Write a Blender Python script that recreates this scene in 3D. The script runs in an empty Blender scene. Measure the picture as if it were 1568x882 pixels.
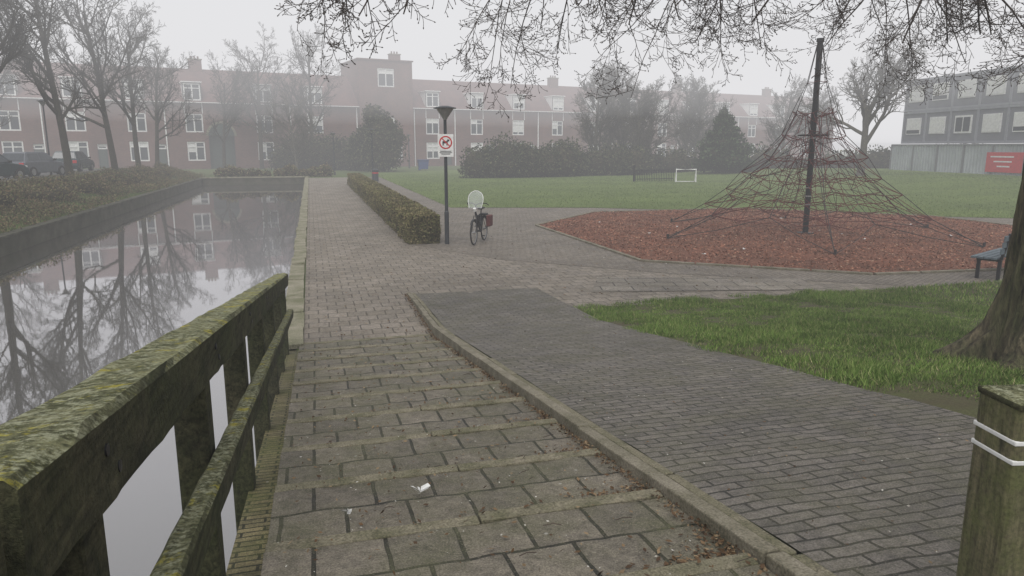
import bpy, math, random
import numpy as np
from mathutils import Vector, Matrix
from mathutils import noise as mnoise
R=math.radians
rng=np.random.default_rng(7)
random.seed(5)
scn=bpy.context.scene
COL=scn.collection

# ------------------------------------------------------------------ materials
def newmat(name):
    m=bpy.data.materials.new(name); m.use_nodes=True
    nt=m.node_tree; b=nt.nodes['Principled BSDF']
    return m,nt,b
def N(nt,t,**kw):
    n=nt.nodes.new(t)
    for k,v in kw.items(): setattr(n,k,v)
    return n
def ramp(nt,fac,stops):
    r=N(nt,'ShaderNodeValToRGB'); e=r.color_ramp.elements
    while len(e)<len(stops): e.new(0.5)
    for i,(p,c) in enumerate(stops):
        e[i].position=p
        if not hasattr(c,'__len__'): c=(c,c,c)
        e[i].color=(*c,1)
    nt.links.new(fac,r.inputs[0]); return r.outputs[0]
def mix(nt,fac,a,b,mode='MIX'):
    m=N(nt,'ShaderNodeMix',data_type='RGBA',blend_type=mode)
    def s(sock,v):
        if isinstance(v,bpy.types.NodeSocket): nt.links.new(v,sock)
        elif hasattr(v,'__len__'): sock.default_value=(*v[:3],1)
        else: sock.default_value=v if sock.type=='VALUE' else (v,v,v,1)
    s(m.inputs[0],fac); s(m.inputs[6],a); s(m.inputs[7],b)
    return m.outputs[2]
def noise(nt,vec,scale,detail=5,rough=.6):
    n=N(nt,'ShaderNodeTexNoise'); n.inputs['Scale'].default_value=scale
    n.inputs['Detail'].default_value=detail; n.inputs['Roughness'].default_value=rough
    if vec is not None: nt.links.new(vec,n.inputs['Vector'])
    return n.outputs['Fac']
def bump(nt,b,h,strength=.4,dist=.01):
    bp=N(nt,'ShaderNodeBump'); bp.inputs['Strength'].default_value=strength
    bp.inputs['Distance'].default_value=dist
    nt.links.new(h,bp.inputs['Height']); nt.links.new(bp.outputs[0],b.inputs['Normal'])
def objco(nt):
    return N(nt,'ShaderNodeTexCoord').outputs['Object']
def pmat(name,c1,c2,scale=4,rough=.8,bmp=.3,fine=60,dist=.005,metal=0,spec=.3,fv=.35,stretch=None):
    m,nt,b=newmat(name); co=objco(nt)
    if stretch:
        mp=N(nt,'ShaderNodeMapping'); mp.inputs['Scale'].default_value=stretch; nt.links.new(co,mp.inputs[0]); co=mp.outputs[0]
    n1=noise(nt,co,scale,6); n2=noise(nt,co,fine,4)
    c=mix(nt,ramp(nt,n1,[(.35,0),(.65,1)]),c1,c2)
    c=mix(nt,1,c,ramp(nt,n2,[(.3,1-fv),(.65,1)]),'MULTIPLY')
    nt.links.new(c,b.inputs['Base Color']); b.inputs['Roughness'].default_value=rough
    b.inputs['Metallic'].default_value=metal; b.inputs['Specular IOR Level'].default_value=spec
    if bmp: bump(nt,b,n2,bmp,dist)
    return m
def N_sep(nt,colsock):
    s=N(nt,'ShaderNodeSeparateColor'); nt.links.new(colsock,s.inputs[0]); return s.outputs[0]
def paver(name,bw,bh,c1,c2,mortar,ms=.008,mossc=(.045,.06,.02),mossa=.5,offset=.5,stain=.45,rot=0,rough=.75,wob=.005,loc=(0,0,0)):
    m,nt,b=newmat(name); co0=objco(nt)
    mp=N(nt,'ShaderNodeMapping'); mp.inputs['Rotation'].default_value=(0,0,rot); mp.inputs['Location'].default_value=loc
    nt.links.new(co0,mp.inputs[0]); co=mp.outputs[0]
    nz=N(nt,'ShaderNodeTexNoise'); nz.inputs['Scale'].default_value=4; nz.inputs['Detail'].default_value=6; nt.links.new(co,nz.inputs['Vector'])
    sub=N(nt,'ShaderNodeVectorMath',operation='SUBTRACT'); nt.links.new(nz.outputs['Color'],sub.inputs[0]); sub.inputs[1].default_value=(.5,.5,.5)
    sc=N(nt,'ShaderNodeVectorMath',operation='SCALE'); nt.links.new(sub.outputs[0],sc.inputs[0]); sc.inputs['Scale'].default_value=wob*4
    ad=N(nt,'ShaderNodeVectorMath',operation='ADD'); nt.links.new(co,ad.inputs[0]); nt.links.new(sc.outputs[0],ad.inputs[1])
    br=N(nt,'ShaderNodeTexBrick'); br.offset=offset
    nt.links.new(ad.outputs[0],br.inputs['Vector'])
    for k,v in (('Scale',1),('Mortar Size',ms),('Mortar Smooth',.25),('Bias',0),('Brick Width',bw),('Row Height',bh)): br.inputs[k].default_value=v
    br.inputs['Color1'].default_value=(*c1,1); br.inputs['Color2'].default_value=(*c2,1); br.inputs['Mortar'].default_value=(*mortar,1)
    n1=noise(nt,co,.55,8,.65); n2=noise(nt,co,130,3,.7); n3=noise(nt,co,2.3,8,.75); n4=noise(nt,co,16,8,.8)
    c=mix(nt,1,br.outputs['Color'],ramp(nt,n1,[(.3,1-stain),(.62,1)]),'MULTIPLY')
    c=mix(nt,1,c,ramp(nt,n4,[(.36,.5),(.58,1)]),'MULTIPLY')
    mf=ramp(nt,n3,[(.42,0),(.66,mossa)])
    c=mix(nt,mf,c,mossc)
    c=mix(nt,1,c,ramp(nt,n2,[(.36,.5),(.55,1)]),'MULTIPLY')
    c=mix(nt,ramp(nt,n2,[(.60,0),(.72,.45)]),c,tuple(min(1,x*1.8) for x in c1))
    vo=N(nt,'ShaderNodeTexVoronoi'); vo.inputs['Scale'].default_value=7; nt.links.new(co,vo.inputs['Vector'])
    sp=ramp(nt,vo.outputs['Distance'],[(.04,.6),(.075,0)])
    sp2=mix(nt,1,sp,ramp(nt,N_sep(nt,vo.outputs['Color']),[(.55,0),(.65,1)]),'MULTIPLY')
    c=mix(nt,sp2,c,(.42,.41,.37))
    nt.links.new(c,b.inputs['Base Color']); b.inputs['Specular IOR Level'].default_value=.35
    nt.links.new(ramp(nt,n3,[(.3,rough-.2),(.7,rough+.15)]),b.inputs['Roughness'])
    h=mix(nt,1,ramp(nt,br.outputs['Fac'],[(0,1),(1,0)]),mix(nt,.5,n2,n4),'MULTIPLY')
    bump(nt,b,h,1,.014)
    return m
def leafmat(name,stops,rough=.7,lo=.5):
    m,nt,b=newmat(name)
    g=N(nt,'ShaderNodeNewGeometry'); r=ramp(nt,g.outputs['Random Per Island'],stops)
    n=noise(nt,objco(nt),1.3,4)
    c=mix(nt,1,r,ramp(nt,n,[(.3,lo),(.65,1)]),'MULTIPLY')
    nt.links.new(c,b.inputs['Base Color']); b.inputs['Roughness'].default_value=rough; b.inputs['Specular IOR Level'].default_value=.2
    return m
def plain(name,c,rough=.5,metal=0):
    return pmat(name,c,tuple(x*.8 for x in c),scale=6,rough=rough,bmp=.05,metal=metal,fv=.12)

M={}
M['plaza']=paver('plaza_tiles',.3,.3,(.36,.31,.255),(.26,.225,.183),(.09,.077,.058),.011,(.18,.157,.11),.35,stain=.35)
M['path']=paver('path_bricks',.21,.105,(.30,.26,.215),(.225,.193,.16),(.09,.077,.058),.008,(.16,.138,.10),.4,rot=R(-30),stain=.35)
M['steps']=paver('step_tiles',.3,.385,(.295,.258,.20),(.20,.178,.137),(.028,.027,.016),.010,(.11,.112,.058),.65,loc=(.07,.11,0))
M['ramp']=paver('ramp_clinkers',.215,.085,(.245,.22,.188),(.165,.15,.131),(.042,.039,.029),.008,(.115,.112,.067),.5,stain=.3)
M['edgebrick']=paver('edge_bricks',.2,.055,(.36,.30,.15),(.21,.185,.09),(.04,.04,.018),.007,(.11,.13,.03),.6)
M['kerb']=pmat('kerb_concrete',(.29,.26,.20),(.155,.142,.095),5,.9,.8,90,fv=.6)
M['nosing']=pmat('nosing_concrete',(.275,.245,.175),(.15,.143,.085),7,.9,.9,100,.008,fv=.65)
M['coping']=pmat('coping_concrete',(.34,.31,.235),(.17,.17,.095),2.5,.85,.6,60,fv=.6)
M['wall']=pmat('quay_wall_concrete',(.085,.08,.058),(.04,.042,.024),2,.85,.4,30)
M['grassground']=pmat('grass_ground',(.08,.12,.03),(.085,.10,.035),.35,.95,.8,30,.03)
M['lawn']=pmat('lawn_ground',(.125,.17,.045),(.09,.125,.034),.25,.95,.8,25,.03)
M['bank']=pmat('bank_ground',(.13,.125,.06),(.07,.11,.03),.8,.95,.8,25,.05)
M['asphalt']=pmat('asphalt',(.085,.083,.08),(.065,.065,.063),1,.8,.4,90)
M['barkchips']=pmat('bark_chips_ground',(.21,.088,.054),(.135,.064,.042),.9,.95,.9,45,.03)
M['blade']=leafmat('grass_blades_far',[(0,(.055,.09,.02)),(.5,(.105,.16,.034)),(.85,(.15,.205,.05)),(1,(.24,.22,.11))],lo=.6)
M['bladenear']=leafmat('grass_blades',[(0,(.07,.12,.025)),(.5,(.14,.235,.045)),(.85,(.22,.30,.08)),(1,(.38,.34,.18))],lo=.55)
M['chip']=leafmat('bark_chip',[(0,(.12,.052,.035)),(.5,(.26,.11,.068)),(.9,(.37,.175,.11)),(1,(.45,.32,.22))],lo=.55)
M['hedge']=leafmat('hedge_leaves',[(0,(.085,.07,.036)),(.4,(.20,.16,.08)),(.7,(.15,.17,.055)),(1,(.34,.28,.15))])
M['green']=leafmat('evergreen_leaves',[(0,(.012,.024,.008)),(.6,(.03,.055,.018)),(1,(.055,.085,.03))])
M['shrub']=leafmat('shrub_leaves',[(0,(.022,.032,.013)),(.5,(.055,.066,.028)),(1,(.11,.105,.05))])
M['bankplant']=leafmat('bank_plants',[(0,(.08,.058,.03)),(.45,(.18,.13,.07)),(.8,(.10,.13,.04)),(1,(.30,.23,.14))],lo=.5)
M['litter']=leafmat('fallen_leaves',[(0,(.06,.035,.02)),(.6,(.15,.09,.045)),(1,(.30,.22,.13))])
M['petal']=leafmat('pale_debris',[(0,(.35,.33,.28)),(1,(.65,.63,.58))],lo=.8)
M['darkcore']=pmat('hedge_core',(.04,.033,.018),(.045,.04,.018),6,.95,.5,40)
M['barkdark']=pmat('tree_bark_dark',(.045,.038,.028),(.06,.055,.036),3,.9,.9,25,.03)
M['barkgreen']=pmat('tree_bark',(.14,.115,.072),(.075,.08,.034),3,.9,1,9,.05,fv=.85,stretch=(2.2,2.2,.45))
M['twig']=pmat('twig_bark',(.075,.053,.041),(.048,.036,.029),6,.85,.2,60)
M['barkpale']=pmat('tree_bark_pale',(.11,.098,.075),(.08,.075,.052),3,.9,.5,30)
M['black']=plain('black_paint',(.02,.02,.022),.45)
M['darkgrey']=plain('dark_grey_paint',(.045,.05,.055),.5)
M['grey']=plain('grey_paint',(.2,.21,.215),.5)
M['white']=plain('white_paint',(.78,.78,.76),.5)
M['red']=plain('red_paint',(.55,.03,.03),.45)
M['ropered']=plain('red_rope',(.105,.03,.028),.8)
M['ropegrey']=plain('grey_rope',(.04,.036,.036),.8)
M['steel']=plain('steel',(.35,.35,.35),.35,.7)
M['rubber']=plain('rubber',(.02,.02,.02),.7)
M['bluegrey']=pmat('bench_plank',(.15,.185,.21),(.10,.13,.15),5,.7,.3,50)
M['glass']=plain('window_glass',(.06,.07,.08),.08)
M['blind']=plain('window_blind',(.74,.74,.72),.6)
M['cabin']=pmat('cabin_panel',(.22,.225,.25),(.18,.185,.21),1,.6,.1,30)
M['cabframe']=pmat('cabin_frame',(.33,.34,.37),(.28,.29,.32),1,.6,.1,30)
M['corr']=pmat('corrugated_white',(.46,.50,.51),(.34,.38,.38),.6,.6,.1,30)
M['door']=plain('door_paint_and_passage_shade',(.05,.07,.06),.5)  # colour of the doors, also painted shade in the arched passage
M['lampglass']=plain('lamp_bowl',(.22,.22,.2),.3)
M['blue']=plain('blue_container',(.03,.07,.2),.5)

def woodmoss():
    m,nt,b=newmat('mossy_wood'); co=objco(nt)
    g=noise(nt,co,7,8,.75); n2=noise(nt,co,60,4,.7); n3=noise(nt,co,9,8,.75); n4=noise(nt,co,2.2,4)
    n5=noise(nt,co,30,7,.85)
    mp=N(nt,'ShaderNodeMapping'); mp.inputs['Scale'].default_value=(1,.06,.6); nt.links.new(co,mp.inputs[0])
    gr=noise(nt,mp.outputs[0],70,4,.7)
    base=mix(nt,ramp(nt,g,[(.38,0),(.62,1)]),(.035,.037,.02),(.115,.105,.06))
    base=mix(nt,ramp(nt,n4,[(.4,.1),(.65,.7)]),base,(.058,.07,.024))
    base=mix(nt,1,base,ramp(nt,gr,[(.35,.45),(.55,1)]),'MULTIPLY')
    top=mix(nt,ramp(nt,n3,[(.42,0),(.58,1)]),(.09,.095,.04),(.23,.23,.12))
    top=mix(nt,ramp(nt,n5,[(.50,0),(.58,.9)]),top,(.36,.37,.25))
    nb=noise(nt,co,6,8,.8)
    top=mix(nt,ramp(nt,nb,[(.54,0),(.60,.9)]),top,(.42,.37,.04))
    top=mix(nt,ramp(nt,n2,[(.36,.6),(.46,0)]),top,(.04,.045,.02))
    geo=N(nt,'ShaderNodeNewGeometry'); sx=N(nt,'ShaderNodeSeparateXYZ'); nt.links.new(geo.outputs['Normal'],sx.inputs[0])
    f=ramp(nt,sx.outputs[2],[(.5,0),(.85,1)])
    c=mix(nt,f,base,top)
    c=mix(nt,1,c,ramp(nt,n2,[(.3,.5),(.6,1)]),'MULTIPLY')
    nt.links.new(c,b.inputs['Base Color']); b.inputs['Roughness'].default_value=.85; b.inputs['Specular IOR Level'].default_value=.25
    bump(nt,b,mix(nt,.5,n5,n2),1,.016)
    return m
M['wood']=woodmoss()
def postwood():
    m,nt,b=newmat('weathered_post_wood'); co=objco(nt)
    mp=N(nt,'ShaderNodeMapping'); mp.inputs['Scale'].default_value=(1,1,.12); nt.links.new(co,mp.inputs[0])
    g=noise(nt,mp.outputs[0],45,6,.7); n4=noise(nt,co,9,7,.75); n2=noise(nt,co,90,3)
    c=mix(nt,ramp(nt,g,[(.35,0),(.65,1)]),(.05,.045,.025),(.20,.175,.10))
    c=mix(nt,ramp(nt,n4,[(.40,0),(.62,.8)]),c,(.11,.122,.04))
    c=mix(nt,1,c,ramp(nt,n2,[(.3,.55),(.6,1)]),'MULTIPLY')
    nt.links.new(c,b.inputs['Base Color']); b.inputs['Roughness'].default_value=.85; bump(nt,b,g,.9,.008); return m
M['post']=postwood()
def watermat():
    m,nt,b=newmat('canal_water'); co=objco(nt)
    out=nt.nodes['Material Output']
    b.inputs['Base Color'].default_value=(.06,.056,.042,1); b.inputs['Roughness'].default_value=.3
    gl=N(nt,'ShaderNodeBsdfGlossy'); gl.inputs['Roughness'].default_value=.02; gl.inputs['Color'].default_value=(.80,.79,.81,1)
    n=noise(nt,co,1.3,5,.55)
    bp=N(nt,'ShaderNodeBump'); bp.inputs['Strength'].default_value=.025; bp.inputs['Distance'].default_value=.03
    nt.links.new(n,bp.inputs['Height']); nt.links.new(bp.outputs[0],gl.inputs['Normal'])
    fr=N(nt,'ShaderNodeFresnel'); fr.inputs['IOR'].default_value=1.33
    r=ramp(nt,fr.outputs[0],[(0,.28),(.10,.50),(.45,.78)])
    ms=N(nt,'ShaderNodeMixShader'); nt.links.new(r,ms.inputs[0]); nt.links.new(b.outputs[0],ms.inputs[1]); nt.links.new(gl.outputs[0],ms.inputs[2])
    nt.links.new(ms.outputs[0],out.inputs[0]); return m
M['water']=watermat()
def wallbrick():
    m,nt,b=newmat('facade_brick'); co=objco(nt)
    br=N(nt,'ShaderNodeTexBrick')
    mp=N(nt,'ShaderNodeMapping'); mp.inputs['Rotation'].default_value=(R(90),0,0); nt.links.new(co,mp.inputs[0]); nt.links.new(mp.outputs[0],br.inputs[0])
    for k,v in (('Scale',1),('Mortar Size',.012),('Brick Width',.22),('Row Height',.07)): br.inputs[k].default_value=v
    br.inputs['Color1'].default_value=(.19,.078,.06,1); br.inputs['Color2'].default_value=(.135,.055,.044,1); br.inputs['Mortar'].default_value=(.15,.11,.095,1)
    c=mix(nt,1,br.outputs[0],ramp(nt,noise(nt,co,.35,7),[(.3,.6),(.7,1)]),'MULTIPLY')
    nt.links.new(c,b.inputs['Base Color']); b.inputs['Roughness'].default_value=.9
    return m
M['brick']=wallbrick()
M['roof']=pmat('roof_tiles',(.15,.078,.066),(.11,.06,.054),1.2,.8,.3,14,.03)

# ------------------------------------------------------------------ mesh helpers
class MB:
    def __init__(s): s.v=[]; s.f=[]; s.m=[]
    def face(s,pts,mi=0):
        i=len(s.v); s.v+= [tuple(p) for p in pts]; s.f.append(tuple(range(i,i+len(pts)))); s.m.append(mi)
    def box(s,c,d,mi=0,rz=0):
        i=len(s.v); cx,cy,cz=c; hx,hy,hz=d[0]/2,d[1]/2,d[2]/2
        ca,sa=math.cos(rz),math.sin(rz)
        for z in (-hz,hz):
            for x,y in ((-hx,-hy),(hx,-hy),(hx,hy),(-hx,hy)):
                s.v.append((cx+x*ca-y*sa,cy+x*sa+y*ca,cz+z))
        for f in ((3,2,1,0),(4,5,6,7),(0,1,5,4),(1,2,6,5),(2,3,7,6),(3,0,4,7)):
            s.f.append(tuple(i+k for k in f)); s.m.append(mi)
    def beam(s,p0,p1,w,h,mi=0):
        p0=Vector(p0);p1=Vector(p1); d=(p1-p0).normalized(); up=Vector((0,0,1))
        if abs(d.z)>.95: up=Vector((0,1,0))
        sd=d.cross(up).normalized(); u=sd.cross(d).normalized(); i=len(s.v)
        for p in (p0,p1):
            for a,b in ((-1,-1),(1,-1),(1,1),(-1,1)): s.v.append(tuple(p+sd*a*w/2+u*b*h/2))
        for f in ((0,1,2,3),(7,6,5,4),(0,4,5,1),(1,5,6,2),(2,6,7,3),(3,7,4,0)):
            s.f.append(tuple(i+k for k in f)); s.m.append(mi)
    def tube(s,pts,rad,n=6,mi=0,cap=True):
        pts=[Vector(p) for p in pts]
        if not hasattr(rad,'__len__'): rad=[rad]*len(pts)
        i0=len(s.v); ref=None
        for k,p in enumerate(pts):
            d=(pts[min(k+1,len(pts)-1)]-pts[max(k-1,0)])
            if d.length<1e-9: d=Vector((0,0,1))
            d.normalize()
            if ref is None:
                ref=Vector((1,0,0)) if abs(d.x)<.8 else Vector((0,1,0))
            a=d.cross(ref).normalized(); b=d.cross(a)
            for j in range(n):
                t=2*math.pi*j/n; s.v.append(tuple(p+(a*math.cos(t)+b*math.sin(t))*rad[k]))
        for k in range(len(pts)-1):
            for j in range(n):
                a=i0+k*n+j; b=i0+k*n+(j+1)%n
                s.f.append((a,b,b+n,a+n)); s.m.append(mi)
        if cap and n>3:
            s.f.append(tuple(i0+j for j in range(n))); s.m.append(mi)
            e=i0+(len(pts)-1)*n; s.f.append(tuple(e+j for j in reversed(range(n)))); s.m.append(mi)
    def torus(s,c,r,t,n=28,k=6,mi=0):
        i0=len(s.v)
        for a in range(n):
            A=2*math.pi*a/n
            for b in range(k):
                B=2*math.pi*b/k; rr=r+t*math.cos(B); o=t*math.sin(B)
                s.v.append((c[0]+rr*math.cos(A),c[1]+o,c[2]+rr*math.sin(A)))
        for a in range(n):
            for b in range(k):
                s.f.append((i0+a*k+b,i0+a*k+(b+1)%k,i0+((a+1)%n)*k+(b+1)%k,i0+((a+1)%n)*k+b)); s.m.append(mi)
    def extr(s,prof,y0,y1,mi=0):
        i=len(s.v); n=len(prof)
        for x,z in prof: s.v.append((x,y0,z))
        for x,z in prof: s.v.append((x,y1,z))
        s.f.append(tuple(i+k for k in range(n))); s.m.append(mi)
        s.f.append(tuple(i+n+k for k in reversed(range(n)))); s.m.append(mi)
        for k in range(n):
            s.f.append((i+k,i+n+k,i+n+(k+1)%n,i+(k+1)%n)); s.m.append(mi)
    def build(s,name,mats,parent=None,smooth=False,bevel=0,loc=None,rz=0,fixn=True):
        me=bpy.data.meshes.new(name); me.from_pydata(s.v,[],s.f)
        for m in mats: me.materials.append(M[m] if isinstance(m,str) else m)
        me.polygons.foreach_set('material_index',s.m)
        if smooth: me.polygons.foreach_set('use_smooth',[True]*len(me.polygons))
        me.update()
        if fixn:
            import bmesh
            bm=bmesh.new(); bm.from_mesh(me); bmesh.ops.recalc_face_normals(bm,faces=bm.faces); bm.to_mesh(me); bm.free()
        o=bpy.data.objects.new(name,me); COL.objects.link(o)
        if parent: o.parent=parent
        if loc: o.location=loc
        o.rotation_euler[2]=rz
        if bevel:
            b=o.modifiers.new('bevel','BEVEL'); b.width=bevel; b.segments=2; b.limit_method='ANGLE'
        return o
def empty(name,loc=(0,0,0),rz=0):
    e=bpy.data.objects.new(name,None); COL.objects.link(e); e.location=loc; e.rotation_euler[2]=rz; e.empty_display_size=.1
    return e
def npmesh(name,V,k,mat,parent=None):
    V=np.asarray(V,dtype=np.float32).reshape(-1,3); n=len(V)//k
    me=bpy.data.meshes.new(name); me.vertices.add(len(V)); me.vertices.foreach_set('co',V.ravel())
    me.loops.add(n*k); me.loops.foreach_set('vertex_index',np.arange(n*k,dtype=np.int32))
    me.polygons.add(n); me.polygons.foreach_set('loop_start',np.arange(0,n*k,k,dtype=np.int32))
    me.update(calc_edges=True); me.validate()
    me.materials.append(M[mat] if isinstance(mat,str) else mat)
    o=bpy.data.objects.new(name,me); COL.objects.link(o)
    if parent: o.parent=parent
    return o
def rand_unit(n):
    v=rng.normal(size=(n,3)); return v/np.linalg.norm(v,axis=1,keepdims=True)
def quads(P,size,flat=0):
    n=len(P); a=rand_unit(n)
    if flat: a[:,2]*=(1-flat); a/=np.linalg.norm(a,axis=1,keepdims=True)
    r=rand_unit(n)
    if flat: r[:,2]*=(1-flat)
    b=np.cross(a,r)
    if flat: b=r-a*np.sum(a*r,axis=1,keepdims=True)
    b/=np.linalg.norm(b,axis=1,keepdims=True)+1e-9
    s=np.asarray(size).reshape(-1,1)*np.ones((n,1)); w=s*.5
    return np.stack([P-a*s,P-b*w,P+a*s,P+b*w],axis=1)
def blades(P,h,w,lean=.5):
    n=len(P); th=rng.uniform(0,2*np.pi,n); d=np.stack([np.cos(th),np.sin(th),np.zeros(n)],1)
    ph=rng.uniform(0,2*np.pi,n); l=np.stack([np.cos(ph),np.sin(ph),np.zeros(n)],1)*rng.uniform(0,lean,(n,1))
    hh=h.reshape(-1,1); ww=w.reshape(-1,1)
    tip=P+l*hh+np.array([0,0,1])*hh
    return np.stack([P-d*ww,P+d*ww,tip],axis=1)
def ss(x): x=np.clip(x,0,1); return x*x*(3-2*x)
def fbm(P,s):
    return np.array([mnoise.noise((float(a)*s,float(b)*s,3.3)) for a,b in P])

# ------------------------------------------------------------------ levels
def zs(y): return .14*(9.7-y)
def zr(y):
    return .034*(12.9-y) if y>9.7 else .109+.132*(9.7-y)
zr_np=np.vectorize(zr)
DECK=zs(.9)
XL,XR=-8.9,-.4
WZ=-.52

g=MB(); xs=[-900,XL-.2,XR-.05,900]; ys=[-900,-70,66,900]
for i in range(3):
    for j in range(3):
        if i==1 and j==1: continue
        g.face([(xs[i],ys[j],0),(xs[i+1],ys[j],0),(xs[i+1],ys[j+1],0),(xs[i],ys[j+1],0)])
g.build('ground',['grassground'])
w=MB(); w.face([(XL-.6,-70.5,WZ),(XR+.3,-70.5,WZ),(XR+.3,66.5,WZ),(XL-.6,66.5,WZ)]); w.build('water',['water'])

q=MB()
q.box((XR+.02,39.8,-.6),(.16,60.4,1.2),0)
y=9.7
while y<66:
    L=min(random.uniform(.95,1.05),66-y)
    q.box((XR+.02+random.uniform(-.02,.02),y+L/2,.012+random.uniform(-.010,.012)),(.30,L-.018,.09),1,rz=random.uniform(-.015,.015))
    y+=L
q.build('quay_wall',['wall','coping'],bevel=.008)
q=MB()
q.box((XL-.12,-2,-.62),(.24,136,1.22),0); q.box((XL-.12,-2,.03),(.34,136,.08),1)
q.build('quay_wall',['wall','wall'],bevel=.01)
q=MB(); q.box((-4.6,66.15,-.5),(8.7,.3,1.15),0); q.box((-4.6,66.15,.1),(8.9,.4,.1),1); q.build('canal_end_wall',['wall','coping'])

p=MB()
p.face([(-.22,9.6,.006),(4,9.6,.006),(4.05,10.98,.006),(32,10.98,.006),(32,17.2,.006),(25.7,20.9,.006),(11.8,29.9,.006),(5.9,31.6,.006),(6.3,66,.006),(-.22,66,.006)])
p.build('plaza_pavement',['plaza'],fixn=False)
p=MB(); p.face([(2.4,20.2,.011),(4.2,16.5,.011),(7.3,13.6,.011),(11.2,11.02,.011),(31.9,11.02,.011),(31.9,17.1,.011),(25.6,20.8,.011),(11.7,29.8,.011),(5.9,31.5,.011),(6.25,65.9,.011),(3.5,65.9,.011),(3.45,20.3,.011)])
p.build('footpath',['path'],fixn=False)
p=MB(); p.face([(4.9,12.2,.016),(9.0,11.3,.016),(9.6,12.3,.016),(5.6,13.6,.016)])
M['slab']=paver('slabs',.6,.4,(.37,.33,.275),(.285,.25,.21),(.06,.052,.04),.014,(.165,.15,.10),.3,rot=R(15))
p.build('slab_pavement',['slab'],fixn=False)

# ------------------------------------------------------------------ stepped ramp
st=MB(); n=12; pitch=.77
x0,x1=-.27,1.56
for k in range(n):
    yf=9.9-k*pitch; yb=yf-pitch
    zt_f=zs(yf)+.06 ; zt_b=zs(yb)+.004
    xa=x0
    while xa<x1-.05:
        L=min(random.uniform(.9,1.0),x1-xa); jit=random.uniform(-.006,.006)
        st.box((xa+L/2,yf-.04+random.uniform(-.005,.005),zt_f-.10+jit),(L-.006,.08,.2),1); xa+=L
    i=len(st.v); nx=18; ny=6
    for b_ in range(ny+1):
        t=b_/ny
        for a in range(nx+1):
            xx=x0+(x1-x0)*a/nx
            st.v.append((xx,yf-.08+(yb-yf+.08)*t,(zt_f-.008)*(1-t)+zt_b*t+random.uniform(-.007,.007)))
    for b_ in range(ny):
        for a in range(nx):
            q_=i+b_*(nx+1)+a
            st.f.append((q_,q_+nx+1,q_+nx+2,q_+1)); st.m.append(0)
st.build('stepped_ramp',['steps','nosing'],fixn=False,bevel=.006)
sb=MB()
prof=[(9.7,-1.2),(9.7,-.01),(.9,DECK-.02),(-4,DECK-.02),(-4,-1.2)]
i=len(sb.v)
for x in (-.42,-.27):
    for (yy,zz) in prof: sb.v.append((x,yy,zz))
nn=len(prof)
sb.f.append(tuple(i+k for k in range(nn))); sb.m.append(0)
sb.f.append(tuple(i+nn+k for k in reversed(range(nn)))); sb.m.append(0)
for k in range(nn):
    sb.f.append((i+k,i+nn+k,i+nn+(k+1)%nn,i+(k+1)%nn)); sb.m.append(1 if k in(1,2) else 0)
sb.build('ramp_edge_wall',['wall','edgebrick'])
br=MB(); ysr=list(np.linspace(12.9,9.7,7))+[9.7-8.8*k/26 for k in range(1,27)]+[-4]
def zrc(y): return zr(max(y,.9))
nxr=14; xsr=[1.74+(4.02-1.74)*k/nxr for k in range(nxr+1)]
for y in ysr:
    for x in xsr: br.v.append((x,y,zrc(y)+.012+random.uniform(-.006,.006)+.012*mnoise.noise((x*1.2,y*1.2,0))))
for j in range(len(ysr)-1):
    for k in range(nxr):
        a=j*(nxr+1)+k; br.f.append((a,a+nxr+1,a+nxr+2,a+1)); br.m.append(0)
nb_=len(br.v)
for y in ysr: br.v+=[(4.02,y,zrc(y)+.004),(4.02,y,-.1)]
for j in range(len(ysr)-1):
    a=nb_+2*j; br.f.append((a,a+1,a+3,a+2)); br.m.append(0)
br.build('brick_ramp',['ramp'],fixn=False,smooth=True)
kb=MB()
def kerbrun(xc,w,top,mi):
    y=12.9
    while y>-3.5:
        L=.98; y2=y-L
        za=zrc(y)+top; zb=zrc(y2)+top; e=random.uniform(-.010,.010); e2=random.uniform(-.010,.010); j=len(kb.v); dz=random.uniform(-.006,.006)
        for yy,zz,ee in ((y-.005,za+dz,e),(y2+.005,zb+dz,e2)):
            kb.v+=[(xc-w/2+ee,yy,zz),(xc+w/2+ee,yy,zz),(xc+w/2+ee,yy,-.1),(xc-w/2+ee,yy,-.1)]
        kb.f+=[(j,j+1,j+5,j+4),(j+1,j+2,j+6,j+5),(j+2,j+3,j+7,j+6),(j+3,j,j+4,j+7),(j,j+3,j+2,j+1),(j+4,j+5,j+6,j+7)]; kb.m+=[mi]*6
        y=y2
kerbrun(1.61,.080,.040,0); kerbrun(1.70,.060,.022,1)
kb.build('ramp_kerb',['kerb','nosing'],bevel=.008)
dk=MB(); dk.box((-2,-1.6,DECK-.12),(8.2,4.98,.2),0); dk.build('bridge_deck',['ramp'])
dk=MB(); dk.box((-8,-1.55,DECK-.13),(3.8,4.9,.2),0); dk.build('bridge_deck',['ramp'])

# ------------------------------------------------------------------ near grass
def mz(x,y):
    y=np.asarray(y,float); x=np.asarray(x,float)
    return zr_np(np.maximum(y,.9))*(1-ss((x-4.1)/11))*ss((11.1-y)/1.6)+.015-.02*ss((4.4-x)/.4)
gx=np.linspace(4.02,30,90); gy=np.linspace(-6,10.97,80)
g=MB(); X,Y=np.meshgrid(gx,gy); Z=mz(X,Y)+rng.normal(0,.008,X.shape)
g.v=[(a,b,c) for a,b,c in zip(X.ravel(),Y.ravel(),Z.ravel())]
for j in range(79):
    for i in range(89):
        a=j*90+i; g.f.append((a,a+1,a+91,a+90)); g.m.append(0)
M['mound']=pmat('mound_soil',(.09,.105,.035),(.085,.068,.042),1.2,.95,.9,60,.02)
g.build('grass_verge',['mound'],smooth=True,fixn=False)
n=230000
P=np.stack([rng.uniform(3.8,10.5,n),rng.uniform(2.0,11.2,n)],1)
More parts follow.
